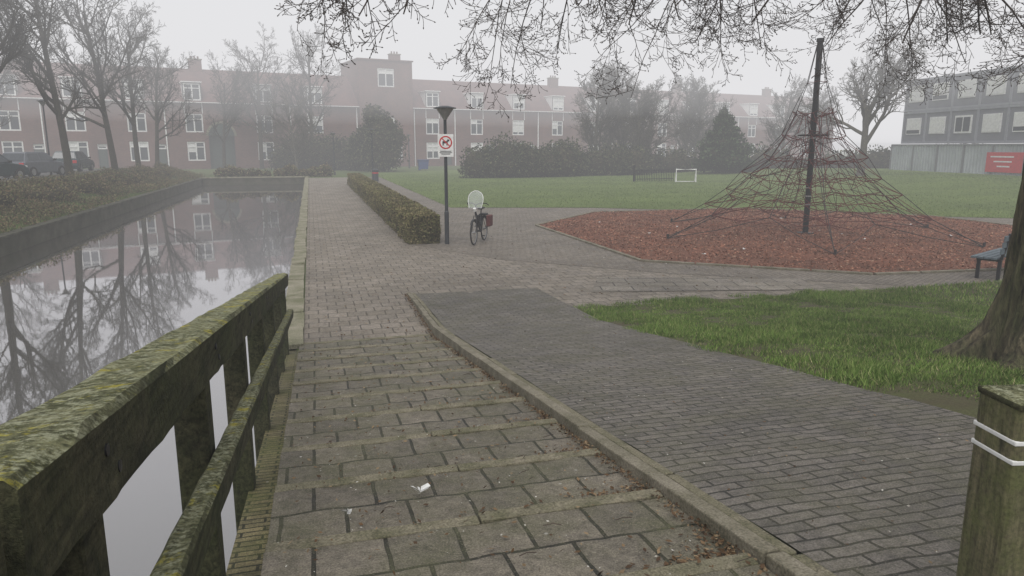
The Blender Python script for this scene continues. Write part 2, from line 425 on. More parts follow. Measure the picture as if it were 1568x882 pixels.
nf=fbm(P,1.1)+.6*fbm(P,3.5)
edge=np.minimum(P[:,0]-4.0,11.05-P[:,1])
tr=np.hypot(P[:,0]-6.5,P[:,1]-4.8)
keep=(nf+(edge-.06)*2.2+rng.uniform(-.3,.3,len(P))>.0)&(nf+(tr-.66)*1.6+rng.uniform(-.2,.2,len(P))>-.1)&(P[:,0]>3.90)
P=P[keep]; nf=nf[keep]
P3=np.column_stack([P,mz(np.maximum(P[:,0],4.05),P[:,1])-.004])
h=rng.uniform(.02,.06,len(P))*(1+1.0*nf); V1=blades(P3,h,rng.uniform(.003,.006,len(P)),1.1)
P=np.stack([rng.uniform(10.5,22,60000),rng.uniform(3,11.03,60000)],1); P3=np.column_stack([P,mz(P[:,0],P[:,1])-.004])
V2=blades(P3,rng.uniform(.04,.08,len(P)),rng.uniform(.006,.01,len(P)),.9)
npmesh('grass',np.concatenate([V1,V2]),3,'bladenear')

# ------------------------------------------------------------------ far lawn
def lz(x,y): return .02+.62*ss((np.asarray(x)-30)/16)
def infield(x,y):
    if x<25.7:
        if x>11.8: yb=29.9-(x-11.8)*(9.0/13.9)
        else: yb=31.6-(x-5.9)*(1.7/5.9)
    elif x<32: yb=20.9-(x-25.7)*(3.7/6.3)
    else: yb=-10
    return yb
g=MB()
cols=[5.9,7,8.5,10,11.8,14,17,20,23,25.7,28,30,31.99,32.01]+list(np.linspace(33,90,25))
rows=20
for i,x in enumerate(cols):
    yb=infield(x,0)
    for j in range(rows+1):
        t=(j/rows); y=yb+(84-yb)*t; g.v.append((x,y,float(lz(x,y))))
for i in range(len(cols)-1):
    for j in range(rows):
        a=i*(rows+1)+j; g.f.append((a,a+rows+1,a+rows+2,a+1)); g.m.append(0)
g.build('lawn',['lawn'],smooth=True,fixn=False)
n=110000; P=np.stack([rng.uniform(5.8,48,n),20+52*rng.uniform(0,1,n)**1.5],1)
yb=np.array([infield(a,0) for a in P[:,0]]); P=P[P[:,1]>yb-.05+.14*rng.normal(size=len(P))]
P3=np.column_stack([P,lz(P[:,0],P[:,1])-.005])
npmesh('lawn_grass',blades(P3,rng.uniform(.02,.055,len(P)),rng.uniform(.010,.022,len(P)),1.2),3,'blade')

# ------------------------------------------------------------------ bark playground
C=Vector((14.7,19.0)); angs=[149,113,69,23,-21,-66,-117,-153]; rads=[8.6,9.3,9.3,9.1,8.7,7.9,7.5,8.2]
oct_=[(C.x+r*math.cos(R(a)),C.y+r*math.sin(R(a))) for a,r in zip(angs,rads)]
p=MB(); p.face([(x,y,.022) for x,y in reversed(oct_)]); p.build('bark_playground_surface',['barkchips'],fixn=False)
k=MB()
for i in range(8):
    a=Vector(oct_[i]); b=Vector(oct_[(i+1)%8]); L=(b-a).length; m_=max(1,int(L/1.0))
    for j in range(m_):
        pa=a.lerp(b,j/m_+.004); pb=a.lerp(b,(j+1)/m_-.004)
        k.beam((pa.x,pa.y,.01),(pb.x,pb.y,.01),.10,.09,0)
k.build('playground_kerb',['kerb'],bevel=.008)
n=75000; t=rng.uniform(0,2*np.pi,n); r=np.sqrt(rng.uniform(0,1,n))*9.4
P=np.stack([C.x+r*np.cos(t),C.y+r*np.sin(t)],1)
def inoct(P,off):
    dmin=np.full(len(P),1e9)
    for i in range(8):
        a=np.array(oct_[i]); b=np.array(oct_[(i+1)%8]); d=(b-a)/np.linalg.norm(b-a)
        cr=-(d[0]*(P[:,1]-a[1])-d[1]*(P[:,0]-a[0])); dmin=np.minimum(dmin,cr)
    return dmin>off
P=P[inoct(P,.04+rng.exponential(.04,len(P))-.10*(rng.uniform(0,1,len(P))<.03))]
nz_=np.array([mnoise.noise((float(a)*.8,float(b)*.8,1)) for a,b in P])
P3=np.column_stack([P,.03+.03*rng.uniform(0,1,len(P))+.02*nz_])
npmesh('bark_chips',quads(P3,rng.uniform(.015,.042,len(P)),.75),4,'chip')

# ------------------------------------------------------------------ climbing net
net=empty('climbing_net',(C.x,C.y,0))
b=MB(); b.tube([(0,0,0),(0,0,5.75)],.085,14,0); b.tube([(0,0,5.7),(0,0,5.8)],.11,14,0); b.tube([(0,0,0),(0,0,.05)],.26,16,0)
for z in (.9,1.15,1.4,2.9): b.tube([(0,0,z),(0,0,z+.04)],.095,14,1)
b.build('mast',['black','steel'],parent=net)
prof=[(5.62,.09),(4.55,.30),(3.7,.66),(3.0,1.05),(2.35,1.55),(1.8,2.1),(1.25,2.75),(.72,3.45)]
ang=[R(181+60*(i/2)) for i in range(12)]
R1=4.75; LL=len(prof)-1
def npnt(l,i,fr=1.0,dz=0):
    z,r=prof[l]; a=ang[i%12]; rr=r*(1 if i%2==0 else .78)*fr
    jr=random.Random(l*31+(i%12)); k=.09 if l>2 else .02
    zz=z-(0 if i%2==0 else .10)
    return Vector((rr*math.cos(a)+jr.uniform(-k,k),rr*math.sin(a)+jr.uniform(-k,k),zz+dz+jr.uniform(-k,k)))
rd=MB(); rg=MB()
def sag(a,b,s=.03):
    m=(a+b)/2; m.z-=s*(a-b).length; return [a,m,b]
for i in range(12):
    for l in range(LL):
        if l<2 and i%2: continue
        rg.tube([npnt(l,i),npnt(l+1,i)],.012 if i%2==0 else .009,4)
    if i%2==0:
        an=Vector((R1*math.cos(ang[i]),R1*math.sin(ang[i]),.04))
        rg.tube([npnt(LL,i),an],.013,4)
        for s in (-1,1):
            rg.tube(sag(npnt(LL,(i+s)%12),an,.02),.010,4); rd.tube(sag(npnt(LL-1,(i+s)%12),npnt(LL,i),.02),.010,4)
        rg.tube([an+Vector((0,0,-.05)),an+Vector((0,0,.12))],.035,6)
for l in range(1,LL+1):
    for i in range(12):
        if l<2 and i%2: continue
        st_=1 if l>=2 else 2
        rd.tube(sag(npnt(l,i),npnt(l,i+st_),.08),.010,4)
        if l>=2 and l<LL:
            mid=(npnt(l,i)+npnt(l,i+1))/2
            rd.tube(sag(mid,npnt(l+1,i+(i%2)),.02),.009,4)
def inner(l,i,fr):
    j=random.Random(l*100+(i%12)*7+int(fr*10)); p=npnt(l,i,fr,dz=-.12*(1-fr)*2); p+=Vector((j.uniform(-.22,.22),j.uniform(-.22,.22),j.uniform(-.3,.3))); p.z=max(p.z,.25); return p
for l in range(2,LL+1):
    frs=[.38,.70] if l>3 else [.5]
    for i in range(12):
        prev=Vector((0,0,prof[l][0]-.25))
        pts=[prev]+[inner(l,i,f) for f in frs]+[npnt(l,i)]
        if l<LL-1 or i%2==0:
            for a_,b_ in zip(pts,pts[1:]): rd.tube(sag(a_,b_,.03),.008,4)
        for f in frs:
            rd.tube(sag(inner(l,i,f),inner(l,(i+1)%12,f),.04),.008,4)
            if l<LL: rd.tube(sag(inner(l,i,f),inner(l+1,i,.70 if f>.45 else .38),.02),.008,4)
            if l<LL and f==.70 and i%2: rg.tube(sag(inner(l,i,f),npnt(l+1,i),.02),.008,4)
for i in range(0,12,2):
    an=Vector((R1*math.cos(ang[i]),R1*math.sin(ang[i]),.1))
    rg.tube([Vector((0,0,2.9)),npnt(4,i,.6),npnt(LL,i,.9),an],.010,4)
rd.build('red_ropes',['ropered'],parent=net,fixn=False); rg.build('main_cables',['ropegrey'],parent=net,fixn=False)
pl=MB()
for i in range(0,12,2):
    a=ang[i]
    pl.tube([(.45*math.cos(a),.45*math.sin(a),3.0),(.45*math.cos(a+1.04),.45*math.sin(a+1.04),3.0)],.022,6)
pl.build('rubber_rungs',['rubber'],parent=net)

# ------------------------------------------------------------------ railing
def topz(y): return 2.27-.14*(y-.92)
def roughbeam(p0,p1,w,h,seg=60,amp=.004,ch=.014):
    mb=MB(); p0=Vector(p0);p1=Vector(p1); d=(p1-p0).normalized(); sd=d.cross(Vector((0,0,1))).normalized(); u=sd.cross(d).normalized()
    hw,hh=w/2,h/2
    sec=[(-hw+ch,-hh),(hw-ch,-hh),(hw,-hh+ch),(hw,0),(hw,hh-ch),(hw-ch,hh),(hw*.33,hh),(-hw*.33,hh),(-hw+ch,hh),(-hw,hh-ch),(-hw,0),(-hw,-hh+ch)]
    n=len(sec)
    for k in range(seg+1):
        c=p0.lerp(p1,k/seg)
        for j,(a,b) in enumerate(sec):
            e=1+mnoise.noise((j*3.1,k*.55,p0.x))*amp/.05
            mb.v.append(tuple(c+sd*a*e+u*b*e))
    for k in range(seg):
        for j in range(n):
            mb.f.append((k*n+j,k*n+(j+1)%n,(k+1)*n+(j+1)%n,(k+1)*n+j)); mb.m.append(0)
    mb.f.append(tuple(range(n))); mb.f.append(tuple(reversed(range(seg*n,seg*n+n)))); mb.m+=[0,0]
    return mb
rl=empty('wooden_railing')
roughbeam((-.425,.90,topz(.90)-.085),(-.425,9.45,topz(9.45)-.085),.15,.165,90).build('handrail',['wood'],parent=rl)
roughbeam((-.345,.93,topz(.93)-.475),(-.345,9.42,topz(9.42)-.52),.07,.10,90,ch=.01).build('mid_rail',['wood'],parent=rl)
for j,y in enumerate((1.28,2.62,3.98,5.35,6.7,8.0,9.32)):
    b=MB(); b.box((-.445,y,(topz(y)-.17+zs(y)-.6)/2),(.11,.13,topz(y)-.17-zs(y)+.6)); b.build('post_%d'%(j+1),['wood'],parent=rl,bevel=.01)
b=MB()
for y in (1.28,2.62,3.98,5.35):
    b.tube([(-.351,y-.03,topz(y)-.06),(-.346,y-.03,topz(y)-.06)],.011,10); b.tube([(-.351,y+.03,topz(y)-.115),(-.346,y+.03,topz(y)-.115)],.011,10)
b.build('bolts',['black'],parent=rl)
r2=empty('bridge_railing')
roughbeam((-.36,.80,2.17),(-8.8,.80,2.17),.15,.15,60).build('handrail',['wood'],parent=r2)
b=MB(); b.beam((-.36,.84,1.75),(-8.8,.84,1.75),.07,.10); b.build('mid_rail',['wood'],parent=r2,bevel=.01)
for j,x in enumerate((-.52,-2.2,-3.9,-5.6,-7.3,-8.7)):
    b=MB(); b.box((x,.80,1.55),(.13,.12,1.09)); b.build('post_%d'%(j+1),['wood'],parent=r2,bevel=.01)

bo=empty('wooden_bollard',(1.922,1.48,-.035),R(-12))
b=MB(); b.box((0,0,1.545),(.165,.165,.89)); b.build('post',['post'],parent=bo,bevel=.014)
b=MB()
for z in (1.885,1.828): b.box((0,0,z),(.1685,.1685,.014))
b.build('reflective_bands',['white'],parent=bo,bevel=.003)
b=MB(); b.box((0,0,1.9885),(.172,.172,.022)); b.build('cap',['wood'],parent=bo,bevel=.008)

# ------------------------------------------------------------------ lamps
def lamp(x,y,h,name='street_lamp',z=0,k=1):
    b=MB()
    b.tube([(0,0,0),(0,0,.9),(0,0,.92),(0,0,h-.3)],[.062*k,.062*k,.048*k,.042*k],12,0)
    b.tube([(0,0,h-.36),(0,0,h-.31),(0,0,h-.07)],[.05,.075,.24],16,1)
    b.tube([(0,0,h-.07),(0,0,h-.05),(0,0,h)],[.31,.31,.10],16,0)
    return b.build(name,['darkgrey','lampglass'],loc=(x,y,z),fixn=True)
lamp(3.54,19.56,3.73); lamp(4.9,60.5,4.1,k=1.6); lamp(2.2,72,4.0,k=1.6); lamp(-17.8,62,4.6,z=.8,k=1.3); lamp(12,92,4.2,k=1.5); lamp(-15.2,50,4.6,z=.8)
sg=empty('no_dogs_sign',(3.535,19.50,2.69),R(-10))
b=MB(); b.box((0,0,0),(.42,.012,.60)); b.build('plate',['white'],parent=sg,bevel=.003)
def disc(mb,c,r,y,mi,n=28,r2=0):
    for k in range(n):
        a=2*math.pi*k/n; a2=2*math.pi*(k+1)/n
        mb.face([(c[0]+r*math.cos(a),y,c[1]+r*math.sin(a)),(c[0]+r*math.cos(a2),y,c[1]+r*math.sin(a2)),(c[0]+r2*math.cos(a2),y,c[1]+r2*math.sin(a2)),(c[0]+r2*math.cos(a),y,c[1]+r2*math.sin(a))],mi)
b=MB(); disc(b,(0,.08),.175,-.0085,0,r2=.140)
b.face([(-.115,-.0092,.185),(-.095,-.0092,.205),(.115,-.0092,-.005),(.095,-.0092,-.025)],0)
b.face([(-.09,-.0078,.05),(.05,-.0078,.06),(.06,-.0078,.11),(.03,-.0078,.12),(-.08,-.0078,.115)],1)
b.face([(.03,-.0080,.10),(.06,-.0080,.10),(.105,-.0080,.125),(.10,-.0080,.155),(.05,-.0080,.165)],1)
for x in (-.085,-.06,.02,.045): b.face([(x,-.0079,.0),(x+.017,-.0079,.0),(x+.017,-.0079,.06),(x,-.0079,.06)],1)
for z,wd in ((-.16,.15),(-.20,.17),(-.235,.12)): b.face([(-wd,-.0085,z),(wd,-.0085,z),(wd,-.0085,z+.018),(-wd,-.0085,z+.018)],1)
b.build('pictogram',['red','black'],parent=sg,fixn=False)
b=MB(); b.tube([(0,.02,.2),(0,.10,.2)],.012,6); b.tube([(0,.02,-.2),(0,.10,-.2)],.012,6); b.build('brackets',['steel'],parent=sg)

# ------------------------------------------------------------------ bicycle
bk=empty('parked_bicycle',(4.45,19.55,0.016),R(-118))
b=MB()
for x in (.55,-.55): b.torus((x,0,.35),.325,.022,mi=0)
b.build('tyres',['rubber'],parent=bk,smooth=True)
b=MB()
for x in (.55,-.55):
    b.torus((x,0,.35),.30,.010,n=28,k=4); b.tube([(x,-.05,.35),(x,.05,.35)],.025,8)
    for k in range(14):
        a=2*math.pi*k/14; b.tube([(x,.02*(-1)**k,.35),(x+.30*math.cos(a),0,.35+.30*math.sin(a))],.0025,3)
b.build('rims',['steel'],parent=bk)
b=MB()
T=lambda *p,r=.016: b.tube(p,r,8)
T((.38,0,.85),(.33,0,1.0),r=.02); T((.38,0,.84),(-.05,0,.36),r=.02); T((.36,0,.92),(.1,0,.62),(-.12,0,.50),r=.018)
T((-.05,0,.33),(-.24,0,.92))
for s in (-1,1):
    T((-.05,.03*s,.33),(-.55,.06*s,.35),r=.01); T((-.2,.02*s,.80),(-.55,.06*s,.35),r=.009)
    T((.39,.03*s,.80),(.45,.055*s,.66),(.55,.055*s,.35),r=.012)
    T((-.25,.06*s,.74),(-.8,.07*s,.72),r=.007); T((-.75,.07*s,.72),(-.55,.06*s,.35),r=.006)
    T((.33,0,1.08),(.30,.12*s,1.13),(.22,.27*s,1.12),(.08,.30*s,1.06),r=.012)
T((.33,0,1.0),(.32,0,1.09))
for x0_,a0,a1 in ((.55,40,190),(-.55,-10,190)):
    pts=[(x0_+.365*math.cos(R(a0+(a1-a0)*k/12)),0,.35+.365*math.sin(R(a0+(a1-a0)*k/12))) for k in range(13)]
    for p_,q_ in zip(pts,pts[1:]): b.beam(p_,q_,.05,.006)
b.tube([(-.05,-.07,.33),(-.05,.07,.33)],.03,8); b.box((-.05,.10,.2),(.09,.1,.02)); b.box((-.05,-.1,.46),(.09,.1,.02))
b.build('frame',['black'],parent=bk)
b=MB(); b.extr([(-.42,.93),(-.4,.98),(-.1,.97),(-.02,.94),(-.1,.92)],-.07,.07); b.build('saddle',['rubber'],parent=bk,bevel=.03)
b=MB(); b.box((-.58,.15,.57),(.34,.12,.32),1); b.box((-.58,-.15,.57),(.34,.12,.32),0); b.box((-.5,0,.76),(.3,.2,.05),0)
b.build('panniers',['rubber','ropered'],parent=bk,bevel=.02)
m_,nt_,b_=newmat('windscreen_plastic'); b_.inputs['Alpha'].default_value=.30; b_.inputs['Roughness'].default_value=.1
nt_.links.new(ramp(nt_,noise(nt_,objco(nt_),3),[(.3,(.6,.63,.65)),(.7,(.75,.77,.79))]),b_.inputs['Base Color'])
M['screen']=m_
b=MB(); rows_=8; cs=9
def shw(t):
    hw=.21*math.sqrt(max(0,1-max(0,(t-.55)/.46)**2)) if t>.55 else .17+.04*min(1,t/.4)
    return max(hw,.03)
for r_ in range(rows_+1):
    t=r_/rows_; z=1.0+.46*t
    for c_ in range(cs):
        u=-1+2*c_/(cs-1); b.v.append((.45-.13*t-.05*u*u,u*shw(t),z))
for r_ in range(rows_):
    for c_ in range(cs-1):
        a=r_*cs+c_; b.f.append((a,a+1,a+1+cs,a+cs)); b.m.append(0)
b.build('windscreen',['screen'],parent=bk,smooth=True,fixn=False)
b=MB(); pts=[(.40-.13*r_/rows_,shw(r_/rows_),1.0+.46*r_/rows_) for r_ in range(rows_+1)]
b.tube(pts+[(p[0],-p[1],p[2]) for p in reversed(pts)],.010,5); b.tube([(.42,0,.92),(.455,0,1.0)],.045,10); b.build('screen_rim_and_headlamp',['white'],parent=bk)

# ------------------------------------------------------------------ hedge
hd=empty('clipped_hedge')
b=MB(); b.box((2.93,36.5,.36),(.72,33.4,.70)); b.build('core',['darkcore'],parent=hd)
n=90000
face=rng.choice(4,n,p=[.30,.24,.34,.12])
yy=19.75+33.5*rng.uniform(0,1,n)**1.6; zz=rng.uniform(.02,.80,n); xx=rng.uniform(2.5,3.36,n)
P=np.column_stack([xx,yy,zz])
P[face==0,0]=2.5; P[face==1,0]=3.36; P[face==2,2]=.80; P[face==3,1]=19.75
nn_=np.array([mnoise.noise((a*2.5,b_*2.5,c*2.5)) for a,b_,c in P.tolist()])
off=(nn_*.10+rng.normal(0,.025,n))
P[face==0,0]-=off[face==0]; P[face==1,0]+=off[face==1]; P[face==2,2]+=off[face==2]*.8; P[face==3,1]-=off[face==3]
npmesh('leaves',quads(P,rng.uniform(.015,.04,n)),4,'hedge',parent=hd)

def blob(name,ells,n,size,mat,core=True):
    e=empty(name); vols=np.array([a[3]*a[4]*a[5] for a in ells])**.67; vols=vols/vols.sum(); allP=[]
    for el,vv in zip(ells,vols):
        k=int(n*vv); u=rand_unit(k); r=rng.uniform(.72,1.03,(k,1))
        f=np.array([mnoise.noise((a*2.2+el[0],b_*2.2,c*2.2)) for a,b_,c in u.tolist()]).reshape(-1,1)
        P=u*r*(1+.4*f)*np.array(el[3:6])+np.array(el[0:3]); P=P[P[:,2]>.0]; allP.append(P)
    P=np.concatenate(allP)
    npmesh('leaves',quads(P,rng.uniform(size*.5,size*1.4,len(P))),4,mat,parent=e)
    if core:
        b=MB()
        for el in ells:
            i0=len(b.v); m1,m2=7,10
            for a in range(m1+1):
                for c_ in range(m2):
                    th=math.pi*a/m1; ph=2*math.pi*c_/m2; q_=.70
                    b.v.append((el[0]+el[3]*q_*math.sin(th)*math.cos(ph),el[1]+el[4]*q_*math.sin(th)*math.sin(ph),max(0,el[2]+el[5]*q_*math.cos(th))))
            for a in range(m1):
                for c_ in range(m2):
                    b.f.append((i0+a*m2+c_,i0+a*m2+(c_+1)%m2,i0+(a+1)*m2+(c_+1)%m2,i0+(a+1)*m2+c_)); b.m.append(0)
        b.build('inner_mass',['darkcore'],parent=e,fixn=False)
    return e
def rowells(x0,y0,x1,y1,n,rx,ry,rz,j=.3):
    out=[]
    for i in range(n):
        t=(i+.5)/n; s=random.uniform(1-j,1+j)
        out.append((x0+(x1-x0)*t+random.uniform(-.4,.4),y0+(y1-y0)*t+random.uniform(-.4,.4),rz*s*.45,rx*s,ry*s,rz*s*.75))
    return out
def at(x,fw,z=0):
    return (x*fw*.9639+fw*.2664, fw*.9639-x*fw*.2664)
blob('evergreen_shrub',rowells(*at(-.05,63),*at(.07,66),11,1.6,1.5,2.4,.3),14000,.13,'shrub')
blob('evergreen_shrub',rowells(*at(.075,68),*at(.17,70),10,1.5,1.4,2.1,.35),10000,.13,'shrub')
blob('evergreen_shrub',rowells(*at(-.205,86),*at(-.32,85),9,1.8,1.6,2.8,.4),9000,.16,'shrub')
def conifer(x,y,h,r,mat='green'):
    el=[]
    for k in range(16):
        t=k/15; rr=r*(1-.78*t**1.5)*random.uniform(.5,.8); a=k*2.4; o=r*.42*(1-t)
        el.append((x+o*math.cos(a),y+o*math.sin(a),.8+(h-1.6)*t,rr,rr,h*random.uniform(.08,.13)))
    blob('conifer_tree',el,12000,.16,mat)
conifer(*at(.288,68),6.4,2.9)
def roundtree(x,y,h,r,n=12):
    el=[]
    for k in range(n):
        a=random.uniform(0,6.28); o=r*random.uniform(.1,.55); z=h*random.uniform(.2,.84); s=r*random.uniform(.38,.58)*(1.1-.35*z/h)
        el.append((x+o*math.cos(a),y+o*math.sin(a),z,s,s,s*1.15))
    el.append((x,y,h*.22,r*.85,r*.85,h*.26)); el.append((x,y,h*.55,r*.6,r*.6,h*.3))
    blob('evergreen_tree',el,10000,.15,'shrub')
roundtree(*at(-.178,79),7.3,3.0)
roundtree(*at(-.205,83),5.2,2.4)
blob('boundary_hedge',rowells(*at(.17,74),*at(.62,70),26,2.0,1.2,1.8,.35),18000,.15,'shrub')
blob('boundary_hedge',rowells(-8,68,1.5,68.5,16,.55,.55,.75),9000,.09,'bankplant')
def bz(x,y): return .02+.88*ss((-9.3-np.asarray(x))/3.6)*(1-ss((np.asarray(y)-68)/14))
n=80000
P=np.stack([XL-.05-3.8*rng.uniform(0,1,n)**.8,14+56*rng.uniform(0,1,n)**1.2],1)
nf=fbm(P,.55)+.5*fbm(P,1.7); keep=nf>-.18; P=P[keep]; nf=nf[keep]
P3=np.column_stack([P,bz(P[:,0],P[:,1])+.06+rng.uniform(0,1,len(P))*np.clip(.22+.5*nf,.05,.6)])
npmesh('bank_plants',quads(P3,rng.uniform(.02,.06,len(P))),4,'bankplant')
els=[]
for i in range(34):
    yy_=24+43*i/34+random.uniform(-.3,.3); xx_=-11.4+random.uniform(-.5,.5); s=random.uniform(.7,1.25)
    els.append((xx_,yy_,float(bz(xx_,yy_))+.12,.65*s,.85*s,.48*s))
blob('bank_shrubs',els,26000,.05,'bankplant')
n=60000; P=np.stack([XL-.3-4.5*rng.uniform(0,1,n),15+40*rng.uniform(0,1,n)**1.4],1)
P3=np.column_stack([P,bz(P[:,0],P[:,1])-.01])
npmesh('bank_grass',blades(P3,rng.uniform(.05,.13,n),rng.uniform(.008,.016,n),.9),3,'blade')
g=MB(); gx=[XL-.28,-9.6,-10,-10.5,-11,-11.5,-12,-12.6,-13.2,-14,-24,-40,-60]; gy=list(np.linspace(-60,66,40))+[68,70,73,76,79,82,86]
for x in gx:
    for y in gy: g.v.append((x,y,float(bz(x,y))))
for i in range(len(gx)-1):
    for j in range(len(gy)-1):
        a=i*len(gy)+j; g.f.append((a,a+1,a+len(gy)+1,a+len(gy))); g.m.append(0)
g.build('canal_bank',['bank'],smooth=True)
p=MB(); p.face([(-15,-40,.912),(-23,-40,.912),(-23,66,.912),(-15,66,.912)]); p.build('road',['asphalt'])
k=MB(); k.box((-14.9,13,.94),(.15,106,.14)); k.build('road_kerb',['kerb'])

# ------------------------------------------------------------------ bare trees
def grow(mb,p,d,L,r,lv,mx,rg,P):
    ns=P['seg'][lv]; pts=[Vector(p)]; rs=[r]; d=Vector(d).normalized(); step=L/ns
    dirs=[]
    for i in range(ns):
        d=(d+Vector((rg.gauss(0,1),rg.gauss(0,1),rg.gauss(0,1)))*P['wig'][lv]+Vector((0,0,P['up'][lv]))).normalized()
        pts.append(pts[-1]+d*step); rs.append(max(r*(1-(1-P['tip'][lv])*(i+1)/ns),P.get('minr',.004))); dirs.append(d.copy())
    mb.tube(pts,rs,P['sides'][lv],0,cap=False)
    if lv>=mx:
        if P.get('buds'): mb.tube([pts[-1],pts[-1]+d*.014,pts[-1]+d*.034],[.003,.009,.001],4,0,cap=False)
        return
    nc=P['n'][lv]
    for c in range(nc):
        t=P['st'][lv]+(1-P['st'][lv])*(c+rg.uniform(.1,.9))/nc; f=t*ns; k=min(int(f),ns-1); q=pts[k].lerp(pts[k+1],f-k)
        dd=dirs[k]; ax=dd.cross(Vector((rg.gauss(0,1),rg.gauss(0,1),rg.gauss(0,1)))).normalized()
        an=R(rg.uniform(*P['ang'][lv])); nd=Matrix.Rotation(an,3,ax)@dd
        rr=rs[k]*rg.uniform(.5,.68); grow(mb,q,nd,L*P['len'][lv]*rg.uniform(.7,1.15)*(1.15-.5*t),max(rr,P.get('minr',.004)),lv+1,mx,rg,P)
def tree_mesh(seed,h,r,style,mat):
    rg=random.Random(seed); mb=MB()
    if style=='street':
        P=dict(seg=[7,6,5,4,3],wig=[.025,.11,.14,.16,.2],up=[.03,.10,.08,.05,.02],tip=[.35,.3,.3,.35,.5],sides=[8,5,4,3,3],n=[15,8,6,5],st=[.3,.2,.15,.1],ang=[(35,62),(25,55),(25,60),(25,60)],len=[.5,.5,.5,.5],minr=.010)
    elif style=='dense':
        P=dict(seg=[7,6,5,4,3],wig=[.04,.08,.12,.15,.2],up=[.0,.07,.06,.05,.02],tip=[.3,.3,.3,.35,.5],sides=[7,4,4,3,3],n=[24,9,6,5],st=[.1,.15,.1,.1],ang=[(25,60),(20,50),(25,55),(25,60)],len=[.46,.48,.5,.5],minr=.013)
    else:
        P=dict(seg=[5,7,6,4,3],wig=[.05,.12,.16,.2,.2],up=[.0,.06,.06,.04,.02],tip=[.6,.25,.3,.35,.5],sides=[8,6,4,3,3],n=[9,10,7,5],st=[.45,.2,.15,.1],ang=[(20,55),(25,55),(25,60),(25,60)],len=[1.25,.5,.5,.45],minr=.012)
    grow(mb,(0,0,-.1),(0,0,1),h*(.45 if style=='wide' else .82),r,0,4,rg,P)
    o=mb.build('tmp',[mat],fixn=False,smooth=True); me=o.data; bpy.data.objects.remove(o); return me
TM={'s1':tree_mesh(1,11.5,.21,'street','barkdark'),'s2':tree_mesh(12,11.5,.2,'street','barkdark'),'s3':tree_mesh(8,11.5,.21,'street','barkdark'),
    'd1':tree_mesh(3,11.5,.22,'dense','barkpale'),'d2':tree_mesh(4,11.5,.22,'dense','barkpale'),'w1':tree_mesh(6,12,.3,'wide','barkpale')}
def tree(key,x,y,z,s=1,rz=0,name='bare_tree'):
    o=bpy.data.objects.new(name,TM[key]); COL.objects.link(o); o.location=(x,y,z); o.scale=(s,s,s); o.rotation_euler[2]=rz
tree('s1',-13.9,37.5,.75,1.08,0); tree('s2',-13.2,46.5,.75,1.1,1); tree('s3',-12.7,54.5,.75,1.1,2.2); tree('s1',-13.0,63,.7,1.05,3); tree('s2',-13.4,28,.8,1.1,4.3)
tree('s3',-13.2,71,.5,.95,5); tree('s2',-24.5,44,.8,1.05,2); tree('s1',-24.5,56,.8,1.1,5); tree('s3',-25,68,.8,1.05,.5); tree('s3',-30,50,.8,1.1,1.5)
x,y=at(-.343,90); tree('s3',x,y,0,1.33,.3)
x,y=at(-.272,88); tree('s1',x,y,0,1.36,1.9)
x,y=at(-.395,84); tree('s2',x,y,0,1.05,4)
x,y=at(-.295,80); tree('d1',x,y,0,.75,2)
for bx,fw,k,s in ((.115,76,'d1',.98),(.155,78,'d2',1.0),(.185,80,'d1',.85),(.172,73,'d2',.78),(.235,92,'d2',1.0),(.265,90,'d1',.98),(.25,86,'d1',.8),(.37,88,'d1',.95),(.135,84,'d2',.98),(.41,92,'d2',.9)):
    x,y=at(bx,fw); tree(k,x,y,0,s,fw)
x,y=at(.478,56); tree('w1',x,y,.3,1.0,.6)
x,y=at(.62,95); tree('d1',x,y,.3,1.0,.6)

# near big tree
TX,TY=6.50,4.85; tz=float(mz(TX,TY))-.08
nt_=MB(); na,nl=110,100; zz=[tz+7.5*(k/(nl-1))**1.6 for k in range(nl)]
for k,z in enumerate(zz):
    hgt=z-tz; cx,cy=TX-.022*hgt,TY-.01*hgt
    for a in range(na):
        th=2*math.pi*a/na; fl=.36*math.exp(-hgt/.24)*(1+.75*math.cos(5*th+.8)+.35*math.cos(9*th+2))
        rdg=abs(mnoise.noise((math.cos(th)*6.5,math.sin(th)*6.5,z*1.1)))
        r_=.38-.012*hgt+fl+.12*math.exp(-hgt/.9)-.09*(1-min(1,rdg*4))*.6+.022*mnoise.noise((math.cos(th)*14,math.sin(th)*14,z*3))
        nt_.v.append((cx+r_*math.cos(th),cy+r_*math.sin(th),z))
for k in range(nl-1):
    for a in range(na):
        nt_.f.append((k*na+a,k*na+(a+1)%na,(k+1)*na+(a+1)%na,(k+1)*na+a)); nt_.m.append(0)
bt=empty('old_park_tree')
nt_.build('trunk',['barkgreen'],parent=bt,smooth=True)
def spline(pts,n):
    out=[]; P=[Vector(pts[0])]+[Vector(p) for p in pts]+[Vector(pts[-1])]
    for i in range(1,len(P)-2):
        for k in range(n):
            t=k/n; a,b,c,d=P[i-1:i+3]
            out.append(.5*((2*b)+(c-a)*t+(2*a-5*b+4*c-d)*t*t+(3*b-a-3*c+d)*t*t*t))
    out.append(P[-2]); return out
lm=MB(); rg=random.Random(21)
PB=dict(seg=[10,7,5,3],wig=[.07,.10,.13,.15],up=[-.045,.03,.06,.06],tip=[.35,.35,.5,.6],sides=[5,4,3,3],n=[7,5,4],st=[.12,.12,.15],ang=[(25,55),(25,55),(30,60)],len=[.5,.48,.42],minr=.0038,buds=True)
